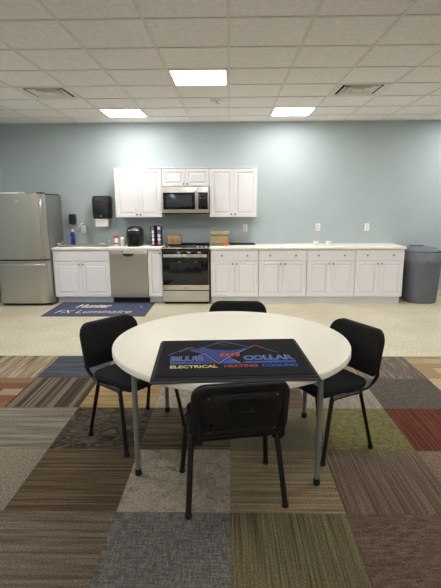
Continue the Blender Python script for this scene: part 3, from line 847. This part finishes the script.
# folded entrance mat on the table
MA = math.radians(3.5)
t = empty('entrance_mat', (.013, 2.388, TZ), 'folded black entrance mat with a colourful printed logo lying on the round table', 'mat', rz=MA)
def drape(x, y, z):
    wx = .013 + x * math.cos(MA) - y * math.sin(MA) - TC[0]; wy = 2.388 + x * math.sin(MA) + y * math.cos(MA) - TC[1]
    d = math.hypot(wx, wy) - (TR - .01)
    return Vector((x, y, z - (.04 * d if d > 0 else 0)))
def sheet(w, d, cy, z0, z1, lip, nx=40, ny=30):
    b = B(); bm = b.bm
    def P(i, j, top):
        x = -w / 2 + w * i / nx; y = cy - d / 2 + d * j / ny
        e = min(i, nx - i, j, ny - j)
        z = (z1 if e > 0 else z1 - lip) if top else z0
        return drape(x, y, z)
    tv = [[bm.verts.new(P(i, j, 1)) for j in range(ny + 1)] for i in range(nx + 1)]
    bv = [[bm.verts.new(P(i, j, 0)) for j in range(ny + 1)] for i in range(nx + 1)]
    for i in range(nx):
        for j in range(ny):
            bm.faces.new((tv[i][j], tv[i + 1][j], tv[i + 1][j + 1], tv[i][j + 1]))
            bm.faces.new((bv[i][j], bv[i][j + 1], bv[i + 1][j + 1], bv[i + 1][j]))
    for i in range(nx):
        for j in (0, ny): bm.faces.new((tv[i][j], tv[i + 1][j], bv[i + 1][j], bv[i][j]))
    for j in range(ny):
        for i in (0, nx): bm.faces.new((tv[i][j], tv[i][j + 1], bv[i][j + 1], bv[i][j]))
    return b
sheet(.858, .652, -.008, .001, .007, .003).build('lower_layer', M['mat_edge'], t)
sheet(.842, .628, .012, .0075, .0135, .003).build('upper_rubber_edge', M['mat_edge'], t)
sheet(.812, .598, .012, .0137, .0165, .001).build('upper_pile', M['mat_black'], t)
LZ = .0168
def poly(pts, name, m, z=LZ, parent=t, label=None):
    b = B(); b.rings([[(x, y, z) for x, y in pts], [(x, y, z + .0004) for x, y in pts]])
    o = b.build(name, m, parent, smooth=False)
    if label: o['label'] = label
    return o
def stroke(lines, w, name, m, z, label=None):
    for pts in lines:
        b = B()
        for (xa, ya), (xb, yb) in zip(pts, pts[1:]):
            d = Vector((xb - xa, yb - ya)); n_ = Vector((-d.y, d.x)).normalized() * w / 2
            q = [(xa + n_.x, ya + n_.y), (xb + n_.x, yb + n_.y), (xb - n_.x, yb - n_.y), (xa - n_.x, ya - n_.y)]
            b.rings([[(x, y, z) for x, y in q], [(x, y, z + .0004) for x, y in q]])
        o = b.build(name, m, t, smooth=False)
        if label: o['label'] = label
b = B()
for pts in ([(-.24, .10), (-.17, .17), (-.10, .115), (.00, .10), (.06, .12), (.11, .16), (.02, .03), (-.07, -.10), (-.13, .02)],):
    b.rings([[(x, y, LZ) for x, y in pts], [(x, y, LZ + .0004) for x, y in pts]])
b.build('logo_emblem', M['p_deep'], t, smooth=False)
stroke([[(-.36, .03), (-.25, .165), (-.17, .06)], [(-.17, .15), (-.035, .285), (.11, .15)], [(.06, .08), (.15, .185), (.27, .05)], [(-.30, .09), (-.25, .13), (-.20, .09)]], .007, 'logo_roof_line', M['p_gray'], LZ + .0006, 'gray-blue roof outline')
stroke([[(-.27, .13), (-.235, .17), (-.21, .145)], [(.115, .15), (.15, .185), (.20, .13)]], .006, 'logo_roof_line', M['p_red'], LZ + .0011, 'red roof outline')
stroke([[(-.19, .01), (-.155, .045), (-.075, -.115), (-.02, -.02), (.04, -.11)], [(-.02, -.02), (.09, .12)]], .006, 'logo_zigzag', M['p_pale'], LZ + .0011, 'pale zigzag line')
stroke([[(-.09, .22), (-.035, .25), (.02, .22)], [(-.06, .20), (-.01, .20)]], .006, 'logo_roof_line', M['p_gray'], LZ + .0006)
b = B()
for x in (-.055, -.025, .005, .035): b.rings([[(x - .012, -.01, z), (x + .012, .0, z), (x + .014, .05, z), (x - .008, .045, z)] for z in (LZ + .0012, LZ + .0016)])
o = b.build('logo_script', M['p_red'], t, smooth=False); o['label'] = 'small red script mark'
for s, a0, a1 in (('BLUE', -.34, -.165), ('COLLAR', .066, .343)):
    o = text_obj(s, 'lettering', M['p_pale'], t, a0 - .003, a1 + .003, -.067, .010, LZ + .0002, bold=.05, depth=.0008); o['label'] = 'pale blue outline of the large lettering'
    o = text_obj(s, 'lettering', M['p_deep'], t, a0, a1, -.063, .006, LZ + .0011, bold=.0, depth=.0004); o['label'] = 'deep blue large lettering'
poly([(-.342, -.112), (-.175, -.112), (-.175, -.078), (-.342, -.078)], 'logo_bar', M['p_blue'])
poly([(.05, -.112), (.345, -.112), (.345, -.082), (.07, -.082)], 'logo_bar', M['p_blue'])
poly([(-.175, -.112), (-.085, -.112), (-.12, -.03), (-.15, .02), (-.175, .0)], 'logo_wedge', M['p_deep'])
poly([(.05, -.112), (-.06, -.112), (-.02, -.04)], 'logo_wedge', M['p_blue'])
o = text_obj('ELECTRICAL', 'lettering', M['p_yellow'], t, -.338, -.085, -.172, -.132, LZ, bold=.03); o['label'] = 'yellow lettering'
o = text_obj('HEATING', 'lettering', M['p_red'], t, -.050, .130, -.172, -.132, LZ, bold=.03); o['label'] = 'red lettering'
o = text_obj('COOLING', 'lettering', M['p_blue'], t, .152, .346, -.172, -.132, LZ, bold=.03); o['label'] = 'blue lettering'

# ------------------------------------------------------------------ chairs
def make_chair():
    t = empty('stacking_chair', (0, 0, 0), 'x', 'chair', 'black stacking chairs around the round table')
    # seat: padded slab, front at +y
    def so(s, z, crown=0):
        return [(x, y + .005, z - .35 * max(0, y - .12) ** 2 * 4 + crown) for x, y in rrect(.465 - s, .425 - s, .075 - min(.06, s * .4), 7)]
    B().rings([so(.05, .425), so(.012, .428), so(0, .440), so(.0, .455), so(.012, .467), so(.05, .473), so(.16, .478), so(.30, .480)]).build('seat', M['fabric'], t)
    B().rings([so(.06, .414), so(.04, .417), so(.04, .4245)]).build('seat_pan', M['shell'], t)
    # backrest, curved round the sitter, tilted back
    def bk(p, off, s):
        x, z = p
        y = -.315 + .85 * x * x - .20 * (z)       # z measured from centre
        return (x, y + off, .630 + z)
    def bring(s, off, rt=.085, rb=.05): return [bk(p, off, s) for p in rrect(.486 - s, .302 - s, rt - s * .3, 8, rb - s * .3)]
    back = B().rings([bring(.012, -.008), bring(0, .0), bring(0, .014), bring(.014, .024), bring(.06, .029), bring(.2, .031)]).build('backrest', M['fabric'], t)
    sh = B().rings([bring(.004, -.0085), bring(.002, -.014), bring(.016, -.021), bring(.07, -.023), bring(.082, -.019), bring(.10, -.019), bring(.112, -.023), bring(.2, -.024)]).build('back_shell', M['shell'], back)
    b = B()
    def hr(w, h, off): return [bk((x, z + .045), off, 0) for x, z in rrect(w, h, .016, 4)]
    b.rings([hr(.125, .095, -.0235), hr(.118, .088, -.030), hr(.10, .07, -.030), hr(.094, .064, -.0255)])
    b.build('handhold', M['shell'], sh)
    b = B()
    for sx in (-1, 1):
        for z in (-.105, .085):
            p = bk((sx * .165, z), -.0235, 0)
            b.rings([[(p[0] + .006 * math.cos(2 * PI * i / 10), p[1] - d_, p[2] + .006 * math.sin(2 * PI * i / 10)) for i in range(10)] for d_ in (0, .003)])
    b.build('screw', M['nickel'], sh)
    # side frames: each leg one bent oval tube
    for sx in (-1, 1):
        fr = smooth_path([(sx * .228, 0, .409), (sx * .228, .095, .409), (sx * .230, .118, .403), (sx * .232, .130, .385), (sx * .262, .205, .012)], 5)
        l = B().tube(fr, .0155, 12, .0105).build('leg', M['frame_black'], t)
        B().lathe([(.017, 0), (.019, .006), (.017, .026)], (sx * .262, .205, 0), 12).build('glide', M['rubber'], l)
        rr_ = smooth_path([(sx * .228, 0, .409), (sx * .228, -.085, .409), (sx * .230, -.108, .403), (sx * .232, -.120, .385), (sx * .262, -.205, .012)], 5)
        l = B().tube(rr_, .0155, 12, .0105).build('leg', M['frame_black'], t)
        B().lathe([(.017, 0), (.019, .006), (.017, .026)], (sx * .262, -.205, 0), 12).build('glide', M['rubber'], l)
        yb = -.315 + .85 * .2 ** 2 - .2 * (-.13)
        su = smooth_path([(sx * .206, -.03, .404), (sx * .206, -.16, .404), (sx * .206, -.225, .420), (sx * .206, yb - .03, .470), (sx * .205, yb - .034, .53), (sx * .203, yb - .052, .60)], 5)
        B().tube(su, .016, 10, .006).build('back_support', M['frame_black'], t)
    b = B()
    for y in (-.09, .09): b.tube([(-.228, y, .402), (.228, y, .402)], .010, 10)
    b.build('seat_frame', M['frame_black'], t)
    return t
ch0 = make_chair()
def place(o, x, y, deg, label):
    o.location = (x, y, 0); o.rotation_euler = (0, 0, math.radians(deg)); o['label'] = label
ch = [ch0] + [copy_tree(ch0) for _ in range(3)]
place(ch[0], .006, 2.272, 10.4, 'black stacking chair nearest the viewer, its back shell turned to us')
place(ch[1], -.658, 2.925, -129.5, 'black stacking chair at the left side of the round table')
place(ch[2], .632, 2.835, 119.5, 'black stacking chair at the right side of the round table')
place(ch[3], .062, 3.385, 178, 'black stacking chair on the far side of the table, only its back showing')

# ------------------------------------------------------------------ camera, world, view
cam = bpy.data.cameras.new('camera'); co = bpy.data.objects.new('camera', cam); COL.objects.link(co)
cam.sensor_fit = 'VERTICAL'; cam.sensor_height = 36; cam.lens = 443.183 * 36 / 588
pit, yaw, rol = .205, .0204, -.005
fwd = Vector((-math.sin(yaw) * math.cos(pit), math.cos(yaw) * math.cos(pit), -math.sin(pit)))
right = Vector((math.cos(yaw), math.sin(yaw), 0)); up = right.cross(fwd)
r2 = right * math.cos(rol) - up * math.sin(rol) * -1 if False else right * math.cos(rol) + up * math.sin(rol)
u2 = fwd.cross(r2) * -1
mw = Matrix((r2, u2, -fwd)).transposed().to_4x4(); mw.translation = (0, 0, 1.6135)
co.matrix_world = mw
S.camera = co
w = bpy.data.worlds.new('world'); S.world = w; w.use_nodes = True
w.node_tree.nodes['Background'].inputs['Color'].default_value = (.5, .5, .5, 1)
w.node_tree.nodes['Background'].inputs['Strength'].default_value = .05
S.view_settings.view_transform = 'Standard'; S.view_settings.look = 'None'
S.view_settings.gamma = 1; S.view_settings.use_curve_mapping = False
S.view_settings.exposure = 0.32
S.cycles.max_bounces = 8; S.cycles.diffuse_bounces = 5
